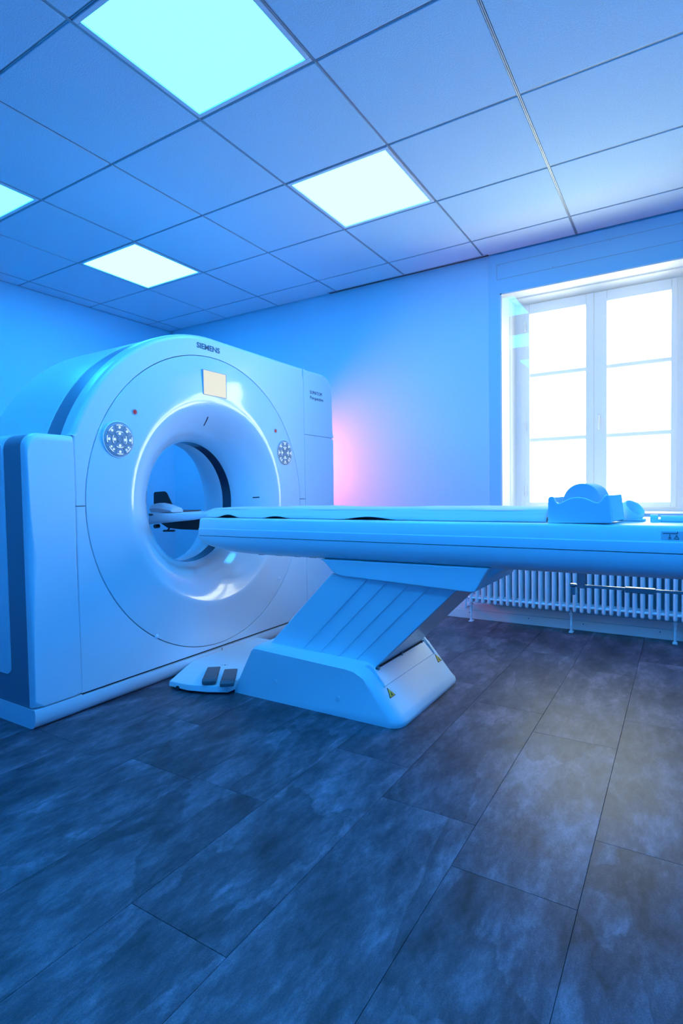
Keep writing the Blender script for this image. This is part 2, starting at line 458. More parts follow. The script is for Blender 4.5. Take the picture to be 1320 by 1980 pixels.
# thin inner frame bead round the fixed inner pane
bd = MB(); b0 = .010
bd.box((OX0, CY - .003, OZ0), (OX0 + b0, CY + .02, OZ1)).box((OX1 - b0, CY - .003, OZ0), (OX1, CY + .02, OZ1)).box((OX0, CY - .003, OZ1 - b0), (OX1, CY + .02, OZ1)).box((OX0, CY - .003, OZ0), (OX1, CY + .02, OZ0 + b0))
bd.build('glazing_bead', 'frame', win)
box('inner_pane', (OX0 + .004, CY + .008, OZ0 + .004), (OX1 - .004, CY + .012, OZ1 - .004), 'glare_veil', win)
# reveal lining: stepped sides, head and sill
FX0, FX1, FY = .832, 1.858, 3.0
rv = MB()
for s in (0, 1):
    def mx_(p): return p if s == 0 else (OX0 + OX1 - p[0], p[1])
    pr = [(OX0 + .010, YW - .001), (.776, 2.895), (.782, 2.9), (.800, 2.99), (FX0, FY), (FX0, 3.12), (OX0 - .04, 3.12), (OX0 - .04, YW + .001), (OX0 + .005, YW + .001)]
    rv.prism([mx_(p) for p in pr], 2, OZ0 - .03, OZ1 + .035)
rv.build('reveal', 'frame', win)
prism('head_lining', [(YW - .001, OZ1 - .010), (2.90, 2.345), (2.905, 2.335), (FY, 2.312), (3.12, 2.312), (3.12, OZ1 + .035), (YW - .001, OZ1 + .035)], 0, OX0 - .04, OX1 + .04, 'frame', win)
prism('window_sill', [(YW - .06, .775), (YW - .06, .800), (FY + .02, .806), (3.12, .806), (3.12, .74), (YW - .001, .74), (YW - .001, .775)], 0, OX0 - .0, OX1 + .0, 'frame', win, bevel=.003)
# fixed frame + two sashes + muntins + panes
ff = MB(); fz0, fz1 = .806, 2.335
ff.box((FX0 - .01, FY, fz0), (.868, FY + .07, fz1)).box((1.822, FY, fz0), (FX1 + .01, FY + .07, fz1)).box((.868, FY, 2.298), (1.822, FY + .07, fz1)).box((.868, FY, fz0), (1.822, FY + .07, .835))
ff.build('fixed_frame', 'frame', win)
def sash(x0, x1, gx0, gx1):
    s = MB(); y0, y1 = FY - .018, FY + .05; z0, z1 = .828, 2.308
    gz0, gz1 = .864, 2.236
    s.box((x0, y0, z0), (gx0, y1, z1)).box((gx1, y0, z0), (x1, y1, z1)).box((gx0, y0, z0), (gx1, y1, gz0)).box((gx0, y0, gz1), (gx1, y1, z1))
    o = s.build('sash', 'frame', win, bevel=.004, seg=2)
    bead = MB(); e = .014
    bead.box((gx0 - e, y0 - .004, gz0 - e), (gx0 + .001, y0 + .02, gz1 + e)).box((gx1 - .001, y0 - .004, gz0 - e), (gx1 + e, y0 + .02, gz1 + e)).box((gx0, y0 - .004, gz0 - e), (gx1, y0 + .02, gz0 + .001)).box((gx0, y0 - .004, gz1 - .001), (gx1, y0 + .02, gz1 + e))
    bead.build('sash_bead', 'frame', o)
    zz = [gz0, 1.323, 1.794, gz1]
    for k in range(3):
        box('pane', (gx0 - .003, FY + .022, zz[k] - .003), (gx1 + .003, FY + .026, zz[k + 1] + .003), 'glass', o)
    for z in zz[1:3]:
        prism('muntin', [(FY + .022, z - .016), (FY - .004, z - .016), (FY - .009, z - .010), (FY - .009, z + .010), (FY - .004, z + .016), (FY + .022, z + .016)], 0, gx0, gx1, 'frame', o)
    return o
sash(.868, 1.329, .898, 1.279)
s2 = sash(1.331, 1.822, 1.410, 1.790)
hd = MB().box((1.352, FY - .028, 1.405), (1.370, FY - .017, 1.475)).cyl((1.361, FY - .028, 1.455), (1.361, FY - .055, 1.455), .006, 12)
h_ = hd.build('handle_plate', 'silver', s2, bevel=.002)
prism('handle_lever', [(1.354, 1.463), (1.368, 1.463), (1.366, 1.36), (1.356, 1.36)], 1, FY - .062, FY - .050, 'silver', s2, bevel=.003)
for z in (.95, 1.42, 2.15):
    MB().cyl((.866, FY - .026, z - .035), (.866, FY - .026, z - .002), .008, 12).cyl((.866, FY - .026, z + .002), (.866, FY - .026, z + .035), .008, 12).build('hinge', 'silver', win, smooth=True)

# ------------------------------------------------------------------ ceiling lights
LAB = {(0, 0): 'large square ceiling light panel cut off by the top edge of the photo',
       (0, 1.25): 'square white ceiling light panel closest to the window wall',
       (-1.875, 1.25): 'square ceiling light panel above the scanner, near the far corner',
       (0, -1.25): 'square blue ceiling light panel behind the camera, over the middle of the room',
       (1.875, 0): 'added unseen blue fill panel in the ceiling beside the large cut-off panel, towards the right wall',
       (1.875, -1.25): 'added unseen blue fill panel in the ceiling directly over the camera position',
       (-1.875, 0): 'pale cyan ceiling light panel cut off by the left edge of the photo'}
for (a, b) in LIGHTS:
    lt = thing('ceiling_light', LAB.get((a, b), 'square blue ceiling light panel above and behind the camera'), 'ceiling light', (a + S / 2, b + S / 2, ZC), 'square light panels in the ceiling grid')
    h = S / 2 - .008; d = .285
    fr = MB()
    for (p, q) in (((-h, -h), (h, -d)), ((-h, d), (h, h)), ((-h, -d), (-d, d)), ((d, -d), (h, d))):
        fr.box((p[0], p[1], -.002), (q[0], q[1], .022))
    fr.build('frame', 'lframe', lt, bevel=.002, seg=2)
    box('diffuser', (-d, -d, .004), (d, d, .012), 'lite_white' if b == 1.25 else 'lite', lt)

# ------------------------------------------------------------------ CT scanner gantry
BY, BZ = 1.10, .92
gan = thing('ct_scanner', 'large white ring-shaped CT scanner with round bore and dark side band', 'scanner', (0, 0, 0))
XF = -.42
DR = .815
top_arc = arc(BY, BZ, .929, 88, 160.2, 26)
front_outline = [(.237, .085), (1.983, .085), (1.983, 1.838)] + top_arc + [(.237, 1.236)]
def rf(y, z):
    if z < .10: return .003
    if y > 1.975 and z < 1.80: return .0025
    if y < .2375 and z < 1.236: return .006
    return .026
eps = .0022
for nm, a0, a1 in (('upper_front_cover', eps, PI - eps), ('lower_front_cover', PI + eps, 2 * PI - eps)):
    star_plate(nm, front_outline, (BY, BZ), DR + .0025, a0, a1, XF, -.50, rf, 'shell', gan, step=1.5)
corner = arc(2.232, 1.70, .139, 0, 90, 10)
up_out = [(1.9865, 1.3765), (2.371, 1.3765)] + corner + [(1.9865, 1.838)]
def rfu(y, z):
    return .0025 if (y < 1.99 or z < 1.38) else .026
star_plate('upper_corner_cover', up_out, (2.17, 1.60), 0, 0, 2 * PI, XF, -.50, rfu, 'shell', gan, step=4)
lo_out = [(1.9865, .085), (2.371, .085), (2.371, 1.3735), (1.9865, 1.3735)]
star_plate('lower_corner_cover', lo_out, (2.17, .75), 0, 0, 2 * PI, XF, -.50, lambda y, z: .022 if y > 2.36 else .0025, 'shell', gan, step=4)
# round face plate with flared bore mouth
disc_prof = [(DR - .001, -.45), (DR - .001, -.4215), (DR - .003, -.4195), (.74, -.414), (.66, -.410), (.615, -.4075), (.595, -.4070), (.575, -.4085), (.555, -.4135),
             (.53, -.423), (.50, -.4385), (.465, -.462), (.43, -.4915), (.40, -.524), (.378, -.556), (.362, -.588), (.354, -.615), (.352, -.632)]
def fine(prof, k=4):
    # Catmull-Rom through the profile
    out = []
    for i in range(len(prof) - 1):
        p0, p1, p2, p3 = prof[max(i - 1, 0)], prof[i], prof[i + 1], prof[min(i + 2, len(prof) - 1)]
        for j in range(k):
            t = j / k
            out.append(tuple(.5 * (2 * p1[q] + (p2[q] - p0[q]) * t + (2 * p0[q] - 5 * p1[q] + 4 * p2[q] - p3[q]) * t * t + (3 * p1[q] - p0[q] - 3 * p2[q] + p3[q]) * t ** 3) for q in (0, 1)))
    return out + [prof[-1]]
lathe_x('face_plate', disc_prof[:3] + fine(disc_prof[2:])[1:], BY, BZ, 'gloss', gan, n=160)
lathe_x('scan_window_ring', [(.352, -.632), (.3505, -.634), (.3505, -.704), (.352, -.706)], BY, BZ, 'ring', gan, n=128)
lathe_x('rear_liner', [(.352, -.706), (.350, -.709), (.351, -.78), (.356, -.82), (.366, -.852), (.39, -.895), (.43, -.95), (.50, -1.02), (.60, -1.09), (.66, -1.13)], BY, BZ, 'shell', gan, n=128)
def rflare(x):
    P = sorted([(b, a) for a, b in disc_prof[6:]])
    for (xa, ra), (xb, rb) in zip(P, P[1:]):
        if xa <= x <= xb: return ra + (rb - ra) * (x - xa) / (xb - xa)
    return .352
def flare_pt(x, deg, lift=.0):
    r = rflare(x) - lift; a = math.radians(deg); return (x, BY + r * math.cos(a), BZ + r * math.sin(a))
def flare_slot(x0, x1, deg0, deg1, n=6):
    v = []; f = []
    for i in range(n + 1):
        t = i / n
        for dd in (deg0, deg1): v.append(flare_pt(x0 + (x1 - x0) * t, dd, .0012))
        for dd in (deg0, deg1): v.append(flare_pt(x0 + (x1 - x0) * t, dd, -.004))
    for i in range(n):
        a, b = 4 * i, 4 * i + 4
        f += [(a, a + 1, b + 1, b), (a + 2, a + 3, b + 3, b + 2), (a, a + 2, b + 2, b), (a + 1, a + 3, b + 3, b + 1)]
    f += [(0, 1, 3, 2), (4 * n, 4 * n + 1, 4 * n + 3, 4 * n + 2)]
    return obj('laser_slot', v, f, 'ink', gan)
flare_slot(-.448, -.485, 91.8, 92.9)
flare_slot(-.475, -.505, 1.9, 2.9)
flare_slot(-.535, -.548, 177.8, 179.8)
# band and rear shell
side_out = [(.10, .085), (2.366, .085)] + arc(2.232, 1.70, .134, 0, 90, 10) + arc(BY, BZ, .922, 88, 172, 30) + [(.10, 1.02)]
star_plate('dark_band', side_out, (BY, BZ), .70, 0, 2 * PI, -.499, -.625, lambda y, z: .001, 'band', gan, step=2)
rear_out = [(.10, .085), (2.371, .085)] + arc(2.232, 1.70, .139, 0, 90, 10) + arc(BY, BZ, .926, 88, 172, 30) + [(.10, 1.02)]
star_plate('rear_shell', rear_out, (BY, BZ), .66, 0, 2 * PI, -.6245, -1.13, lambda y, z: .004, 'shell', gan, step=2, hole_back=-1.13)
# side cabinet
cab_out = [(.022, .088), (.232, .088), (.232, 1.231), (.10, 1.231)] + arc(.086, 1.167, .064, 90, 180, 8)
star_plate('cabinet_front', cab_out, (.127, .70), 0, 0, 2 * PI, -.412, -.452, lambda y, z: .030 if (y < .03 or z > 1.2) else (.012 if y > .22 else .003), 'shell', gan, step=4)
cab_in = [(.0235, .048), (.2305, .048), (.2305, 1.229), (.10, 1.229)] + arc(.0865, 1.166, .063, 90, 180, 8)
star_plate('cabinet_dark_band', cab_in, (.127, .70), 0, 0, 2 * PI, -.4525, -1.10, lambda y, z: .001, 'band', gan, step=4)
sp = arc(-.585 - .03, .205 + .03, .03, -90, 0, 6)
side_panel = [(-1.10, .205)] + sp + arc(-.585 - .02, 1.19 - .02, .02, 0, 90, 5) + [(-1.10, 1.19)]
prism('cabinet_side_panel', side_panel, 1, .0175, .06, 'shell', gan, bevel=.003)
pz = [(.030, 1.17)] + arc(.0865, 1.166, .068, 175, 90, 7) + [(.226, 1.234), (.226, 1.17)]
prism('cabinet_top_panel', pz, 0, -1.10, -.585, 'shell', gan, smooth=True)
# base skirt with the dark joint above it
sk = [(-1.12, .0), (-.447, .0), (-.432, .004), (-.420, .016), (-.413, .036), (-.412, .060), (-.414, .075), (-1.12, .075)]
prism('base_skirt', sk, 1, .235, 2.371, 'shell', gan, smooth=True)
prism('cabinet_skirt', [(-1.10, .0), (-.447, .0), (-.430, .004), (-.417, .016), (-.410, .036), (-.409, .066), (-.412, .083), (-1.10, .083)], 1, .020, .2335, 'shell', gan, smooth=True)
box('base_joint', (-1.1, .236, .07), (-.435, 2.36, .09), 'dark', gan)
box('skirt_seam', (-.4125, 1.1095, .02), (-.4105, 1.1115, .0745), 'ink', gan)
# display, keypads, lamps, lettering
scr = MB().box((XF + .008 - .004, 1.010, 1.519), (XF + .008 + .0032, 1.187, 1.653))
fr = MB()
y0, y1, z0, z1 = 1.010, 1.187, 1.519, 1.653
sx_ = XF + .0125
box('display_screen', (sx_ - .01, y0, z0), (sx_ + .0022, y1, z1), 'screen', gan)
for a, b in (((y0 - .003, z1), (y1 + .003, z1 + .003)), ((y1, z0), (y1 + .004, z1)), ((y0 - .003, z0 - .002), (y1 + .003, z0)), ((y0 - .003, z0), (y0, z1))):
    fr.box((sx_ - .01, a[0], a[1]), (sx_ + .0032, b[0], b[1]))
fr.build('display_bezel', 'key', gan)
def disc_x(r):
    P = sorted([(a, b) for a, b in disc_prof[2:7]])
    for (ra, xa), (rb, xb) in zip(P, P[1:]):
        if ra <= r <= rb: return xa + (xb - xa) * (r - ra) / (rb - ra)
    return XF
def keypad(cy, cz):
    xk = disc_x(math.hypot(cy - BY, cz - BZ)) - .002
    pad = lathe_x('keypad', [(.0001, xk + .0075), (.076, xk + .0075), (.079, xk + .0065), (.081, xk + .002), (.083, xk - .004)], cy, cz, 'key', gan, n=48)
    rim = lathe_x('keypad_rim', [(.0815, xk - .002), (.0825, xk + .005), (.085, xk + .0055), (.088, xk + .002), (.089, xk - .003)], cy, cz, 'shell', pad, n=48)
    def sector(r0, r1, a0, a1, x0, x1, nm, m, par, n=6):
        pts = [(cy + r1 * math.cos(math.radians(a0 + (a1 - a0) * i / n)), cz + r1 * math.sin(math.radians(a0 + (a1 - a0) * i / n))) for i in range(n + 1)]
        pts += [(cy + r0 * math.cos(math.radians(a1 + (a0 - a1) * i / n)), cz + r0 * math.sin(math.radians(a1 + (a0 - a1) * i / n))) for i in range(n + 1)]
        return prism(nm, pts, 0, x0, x1, m, par)
    xa, xb = xk + .006, xk + .0095
    def mark(px, py, r, par):
        q = MB().cyl((xb - .001, px, py), (xb + .0008, px, py), r, 8)
        return q
    for i in range(8):
        c = i * 45
        b = sector(.046, .072, c - 20, c + 20, xa, xb, 'button', 'key2', pad)
        mk = MB()
        n = 5; r0, r1 = .0665, .0700
        pts = [(cy + r1 * math.cos(math.radians(c - 13 + 26 * k / n)), cz + r1 * math.sin(math.radians(c - 13 + 26 * k / n))) for k in range(n + 1)] + \
              [(cy + r0 * math.cos(math.radians(c + 13 - 26 * k / n)), cz + r0 * math.sin(math.radians(c + 13 - 26 * k / n))) for k in range(n + 1)]
        mk.prism(pts, 0, xb - .001, xb + .0008)
        px, py = cy + .0575 * math.cos(math.radians(c)), cz + .0575 * math.sin(math.radians(c))
        if i in (5, 7):
            for dx_ in (-.006, .006): mk.cyl((xb - .001, px + dx_, py + dx_ * (1 if i == 5 else -1) * -1), (xb + .0008, px + dx_, py + dx_ * (1 if i == 5 else -1) * -1), .0048, 10)
        else: mk.cyl((xb - .001, px, py), (xb + .0008, px, py), .0062, 10)
        mk.build('button_symbol', 'mark', b)
    for i in range(4):
        c = i * 90
        b = sector(.015, .042, c - 41, c + 41, xa, xb, 'button', 'key2', pad, 8)
        mk = MB(); n = 7; r0, r1 = .0365, .0395
        pts = [(cy + r1 * math.cos(math.radians(c - 28 + 56 * k / n)), cz + r1 * math.sin(math.radians(c - 28 + 56 * k / n))) for k in range(n + 1)] + \
              [(cy + r0 * math.cos(math.radians(c + 28 - 56 * k / n)), cz + r0 * math.sin(math.radians(c + 28 - 56 * k / n))) for k in range(n + 1)]
        mk.prism(pts, 0, xb - .001, xb + .0008)
        px, py = cy + .028 * math.cos(math.radians(c)), cz + .028 * math.sin(math.radians(c))
        mk.cyl((xb - .001, px, py), (xb + .0008, px, py), .0066, 10)
        mk.build('button_symbol', 'mark', b)
    MB().cyl((xa, cy, cz), (xb + .0008, cy, cz), .0125, 20).build('button', 'key2', pad, smooth=True)
    return pad
keypad(.461, 1.228); keypad(1.737, 1.231)
for cy, cz in ((.555, 1.369), (1.648, 1.370)):
    xk = disc_x(math.hypot(cy - BY, cz - BZ))
    a = lathe_x('signal_lamp', [(.0001, xk + .004), (.008, xk + .0035), (.011, xk + .002)], cy, cz, 'red', gan, n=20)
    lathe_x('lamp_ring', [(.011, xk + .0022), (.014, xk + .0025), (.0155, xk - .001)], cy, cz, 'key', a, n=20)
for cy, cz in ((.655, .245), (1.66, .40)):
    xk = disc_x(math.hypot(cy - BY, cz - BZ))
    lathe_x('cover_screw', [(.0001, xk + .004), (.008, xk + .0035), (.0115, xk + .001), (.0125, xk - .002)], cy, cz, 'shell', gan, n=20)
text_mesh('maker_lettering', 'SIEMENS', .0405, 'logo', gan, (XF + .0002, .979, 1.772), (0, 1, 0), (0, 0, 1), offset=.0014, xscale=1.18)
text_mesh('model_lettering', 'SOMATOM', .0345, 'ink', gan, (XF + .0002, 2.062, 1.672), (0, 1, 0), (0, 0, 1), xscale=.92)
text_mesh('model_lettering', 'Perspective', .0345, 'ink', gan, (XF + .0002, 2.062, 1.634), (0, 1, 0), (0, 0, 1), xscale=1.08)

# ------------------------------------------------------------------ patient table
TC = 1.10
tab = thing('patient_table', 'long white patient table on a slanted column reaching into the scanner', 'examination table', (0, 0, 0))
X1 = 2.40
def sect_upper(x, hw_):
    a = [(-hw_, .7545), (-hw_ - .0012, .785), (-hw_ - .0004, .7882), (-hw_ + .0034, .7900), (-hw_ + .010, .832), (-hw_ + .016, .839), (-hw_ + .026, .8415)]
    return [(x, TC + y, z) for y, z in a] + [(x, TC - y, z) for y, z in reversed(a)]
def sect_lower(x, hw_, f):
    zb = .7515 - (.7515 - .652) * f
    def zz(z): return .7515 - (.7515 - z) * f
    a = [(-hw_, .7515), (-hw_ + .001, zz(.73)), (-hw_ + .006, zz(.705)), (-hw_ + .018, zz(.687)), (-hw_ + .04, zz(.673)), (-hw_ + .08, zz(.662)), (-hw_ + .16, zz(.654)), (-hw_ + .26, zz(.652))]
    return [(x, TC + y, z) for y, z in a] + [(x, TC - y, z) for y, z in reversed(a)]
def loft(name, secs, m, parent):
    n = len(secs[0]); v = [p for s in secs for p in s]; f = []
    for i in range(len(secs) - 1):
        for j in range(n):
            k = (j + 1) % n; f.append((i * n + j, i * n + k, (i + 1) * n + k, (i + 1) * n + j))
    f.append(tuple(range(n - 1, -1, -1))); f.append(tuple((len(secs) - 1) * n + j for j in range(n)))
    return obj(name, v, f, m, parent, smooth=True, angle=40)
xe = [(-.270, .276), (-.2685, .284), (-.264, .291), (-.256, .297), (-.244, .300)]
loft('table_upper_rim', [sect_upper(x, h) for x, h in xe] + [sect_upper(x, .300) for x in (.2, .8, 1.4, X1)], 'table', tab)
fz = [(-.266, .276, .10), (-.265, .285, .22), (-.261, .291, .34), (-.252, .297, .46), (-.238, .2995, .57), (-.215, .2995, .67), (-.18, .2995, .77), (-.13, .2995, .86), (-.06, .2995, .93), (.03, .2995, .98), (.15, .2995, 1), (.8, .2995, 1), (1.6, .2995, 1), (X1, .2995, 1)]
loft('table_lower_shell', [sect_lower(*q) for q in fz], 'table', tab)
box('table_joint', (-.258, TC - .292, .7505), (X1 - .01, TC + .292, .7555), 'ink', tab)
# small vent slots under the nose
for sx in (.05, .16, .27, .36):
    box('underside_slot', (sx, TC - .195, .6572), (sx + .035, TC - .187, .6615), 'ink', tab)
# bracket (head of the column)
bp_ = [(.47, .665), (.492, .655), (.535, .615), (.555, .602), (.59, .596), (1.165, .571), (1.18, .573), (1.235, .668)]
prism('column_head', bp_, 1, .826, 1.374, 'table', tab, bevel=.008)
prism('column_head_core', [(.60, .668), (.65, .60), (1.15, .575), (1.29, .668)], 1, .90, 1.30, 'table', tab, bevel=.006)
# slanted column with stepped side covers
def leg_pt(u, t):      # u along the width 0..1 at the bottom z=.2 ; t height
    zb, zt = .19, .60
    x0b, x1b, x0t, x1t = .113, .715, .520, 1.126
    z = zb + (zt - zb) * t
    return (x0b + (x1b - x0b) * u) + ((x0t + (x1t - x0t) * u) - (x0b + (x1b - x0b) * u)) * t, z
us = [0, .318, .475, .643, .797, 1.0]
inset = [0.0, .007, .0125, .018, .0235]
core = [leg_pt(.04, 0), leg_pt(.985, 0), leg_pt(.985, 1), leg_pt(.04, 1)]
prism('column_core', core, 1, .872, 1.328, 'table', tab)
for k in range(5):
    u0, u1 = us[k], us[k + 1]
    for side in (0, 1):
        ya, yb = (.840 + inset[4 - k] * .0 + inset[k], .90) if side == 0 else (1.30, 1.36 - inset[k])
        if k == 4: ya, yb = (.840 + .0235, .90) if side == 0 else (1.30, 1.36 - .0235)
        q = [leg_pt(u0, 0), leg_pt(u1 + (.012 if k < 4 else 0), 0), leg_pt(u1 + (.012 if k < 4 else 0), 1), leg_pt(u0, 1)]
        prism('column_side_cover', q, 1, ya, yb, 'table', tab, bevel=.003 if k else .006, seg=2)
q = [leg_pt(.985, 0), leg_pt(1.005, 0), leg_pt(1.005, 1), leg_pt(.985, 1)]
prism('column_rear_cover', q, 1, .875, 1.325, 'silver', tab, bevel=.002)
# base housing
bprof = [(.006, 0), (.010, .018), (.118, .232), (.130, .243), (.150, .2455), (.640, .2245), (.690, .219), (.725, .206), (.752, .182), (.785, .145), (.872, .046), (.895, .024), (.898, .012), (.893, 0)]
BY0, BY1 = .757, 1.443
def base_sec():
    # rounded in plan near the +x end, slightly battered sides
    ks = [(0, .030, .040), (.010, .017, .022), (.022, .009, .011), (.04, .003, .004), (.062, 0, 0)]
    secs = []
    W = BY1 - BY0
    ys_ = [(k[0], k[2]) for k in ks] + [(W - k[0], k[2]) for k in reversed(ks)]
    for off, sh in ys_:
        s = []
        for (x, z) in bprof:
            xx = x; zz = z
            if x > .64: # pull end in at the rounded edges
                t = min(1, (x - .64) / .2)
                xx = x - sh * t * 1.2
            if z > .2: zz = z - sh * .35
            s.append((xx, BY0 + off, zz))
        secs.append(s)
    return secs
loft('base_housing', base_sec(), 'table', tab)
# end flap, dark slot and cheeks
fl_ = [(.742, .2065), (.748, .2085), (.796, .1545), (.790, .1480)]
prism('base_flap', [(.735, .192), (.739, .2015), (.791, .1418), (.784, .138)], 1, .835, 1.365, 'table', tab, bevel=.002)
box('flap_slot', (.7345, .84, .2005), (.7405, 1.36, .2055), 'ink', tab)
for yy in (.818, 1.368):
    m_ = MB()
    pts = [(.700, .19), (.702, .222), (.722, .2265), (.742, .214), (.770, .178), (.795, .143), (.78, .13)]
    m_.prism(pts, 1, yy, yy + .014); m_.build('base_cheek', 'table', tab, bevel=.003, seg=2)
for xx, yy, dx in ((.744, .86, 0), (.740, 1.10, 0), (.737, 1.34, 0)):
    MB().box((xx - .006, yy - .008, .198), (xx + .006, yy + .002, .212)).build('flap_catch', 'steel', tab)
for xx, zz in ((.262, .095), (.60, .080)):
    m_ = MB().cyl((xx, BY0 - .004, zz), (xx, BY0 + .02, zz), .0085, 16, .0095); m_.build('cover_screw', 'table', tab, smooth=True)
# warning triangles on the sloping end
ed = Vector((.872 - .785, 0, .046 - .145)).normalized(); en = Vector((-ed.z, 0, ed.x)).normalized()
if en.x < 0: en = -en
def tri(name, c, r, m, lift, parent=tab):
    c = Vector(c); u = Vector((0, 1, 0)); upv = -ed
    P = [c + upv * r, c - upv * r * .5 - u * r * .866, c - upv * r * .5 + u * r * .866]
    v = [p + en * lift for p in P] + [p - en * .002 for p in P]
    return obj(name, v, [(0, 1, 2), (5, 4, 3), (0, 1, 4, 3), (1, 2, 5, 4), (2, 0, 3, 5)], m, parent)
for cy, t in ((.835, .33), (1.375, .30)):
    c = Vector((.785, cy, .145)) + ed * (.1318 * t)
    if cy < .9: c = c - en * .0
    wt = tri('warning_sticker', c, .0285, 'ink', .0018)
    wt['label'] = 'black-edged yellow warning triangle'
    tri('sticker_field', c, .0225, 'yellow', .0026, wt)
    s = MB()
    uu = Vector((0, 1, 0)); up = -ed
    def bar(p, q, wd):
        p = c + uu * p[0] + up * p[1]; q = c + uu * q[0] + up * q[1]
        s.cyl(p + en * .0026, q + en * .0026, wd, 6)
    bar((-.009, -.007), (.009, -.007), .0016); bar((-.006, -.001), (.004, -.004), .0016); bar((.004, -.004), (.005, .005), .0014); bar((-.002, .002), (.0, .008), .0013)
    s.build('sticker_symbol', 'ink', wt)
# control icons printed on the rim near the frame edge
def rim_pt(x, z):
    t = (z - .792) / (.832 - .792)
    return (x, .8035 + .0065 * t - .0006, z)
def rim_bar(mb, a, b, wd=.0011):
    mb.cyl(rim_pt(*a), rim_pt(*b), wd, 6)
pl = MB(); pl.add([rim_pt(1.797, .797), rim_pt(1.90, .797), rim_pt(1.90, .823), rim_pt(1.797, .823)] + [(p[0], p[1] + .004, p[2]) for p in (rim_pt(1.797, .797), rim_pt(1.90, .797), rim_pt(1.90, .823), rim_pt(1.797, .823))],
    [(0, 1, 2, 3), (7, 6, 5, 4), (0, 1, 5, 4), (1, 2, 6, 5), (2, 3, 7, 6), (3, 0, 4, 7)])
plate = pl.build('icon_plate', 'pad', tab)
ic = MB()
rim_bar(ic, (1.802, .817), (1.842, .817)); rim_bar(ic, (1.842, .817), (1.842, .823))
rim_bar(ic, (1.821, .814), (1.821, .802)); rim_bar(ic, (1.817, .806), (1.821, .802), .0008); rim_bar(ic, (1.825, .806), (1.821, .802), .0008); rim_bar(ic, (1.816, .8), (1.826, .8), .0008)
rim_bar(ic, (1.833, .8), (1.846, .8), .0008); rim_bar(ic, (1.833, .8), (1.8395, .812), .0008); rim_bar(ic, (1.846, .8), (1.8395, .812), .0008); rim_bar(ic, (1.8395, .803), (1.8395, .808), .0009)
rim_bar(ic, (1.857, .8), (1.865, .8), .0008); rim_bar(ic, (1.861, .8), (1.861, .812), .0008)
ic.build('icon_print', 'ink', plate)
# carbon couch board, mattress, end rail
def board_sec(x, hw_, zt=.857, zb=.845):
    return [(x, TC - hw_, zt), (x, TC - hw_ - .003, (zt + zb) / 2), (x, TC - hw_ + .004, zb), (x, TC + hw_ - .004, zb), (x, TC + hw_ + .003, (zt + zb) / 2), (x, TC + hw_, zt)]
loft('couch_board', [board_sec(-.80, .15), board_sec(-.775, .185), board_sec(-.74, .205), board_sec(-.6, .213), board_sec(1.40, .213)], 'carbon', tab)
loft('couch_carrier', [[(x, TC - a, zt), (x, TC - a, zb), (x, TC + a, zb), (x, TC + a, zt)] for x, a, zt, zb in ((-.74, .13, .846, .80), (-.66, .15, .846, .775), (-.55, .15, .846, .768), (-.262, .15, .846, .768))], 'carbon', tab)
MB().cyl((-.60, TC - .152, .760), (-.69, TC - .152, .757), .006, 8).cyl((-.64, TC - .152, .775), (-.66, TC - .152, .757), .005, 8).build('release_lever', 'carbon', tab)
MB().cyl((-.755, TC - .16, .782), (-.755, TC - .13, .782), .012, 14).build('carrier_roller', 'carbon', tab, smooth=True)
loft('mattress', [[(x, TC - .19, .8575), (x, TC - .185, zt - .004), (x, TC - .17, zt), (x, TC + .17, zt), (x, TC + .185, zt - .004), (x, TC + .19, .8575)] for x, zt in ((-.37, .863), (-.33, .874), (-.285, .884), (-.25, .8865), (.3, .887), (1.42, .887))], 'pad', tab)
rl = MB().cyl((1.79, 1.02, .853), (2.38, 1.02, .853), .0115, 20)
er = rl.build('couch_end_bar', 'table', tab, smooth=True)
MB().cyl((1.758, 1.02, .853), (1.782, 1.02, .853), .0145, 20).build('bar_collar', 'table', er, smooth=True)
MB().box((1.762, 1.0, .8412), (1.79, 1.04, .852)).build('bar_foot', 'table', er, bevel=.003)
# accessory rail under the table
ar = box('accessory_rail', (1.462, 1.294, .543), (2.30, 1.306, .555), 'chrome', tab, bevel=.002)
MB().box((1.446, 1.288, .545), (1.470, 1.312, .557)).box((1.449, 1.290, .509), (1.467, 1.310, .545)).build('rail_clamp', 'chrome', ar, bevel=.003)
for xx in (1.475, 2.1): box('rail_bracket', (xx, 1.286, .540), (xx + .032, 1.296, .668), 'pad', ar, bevel=.002)
box('rail_slider', (1.657, 1.284, .536), (1.767, 1.312, .558), 'steel', ar, bevel=.003)

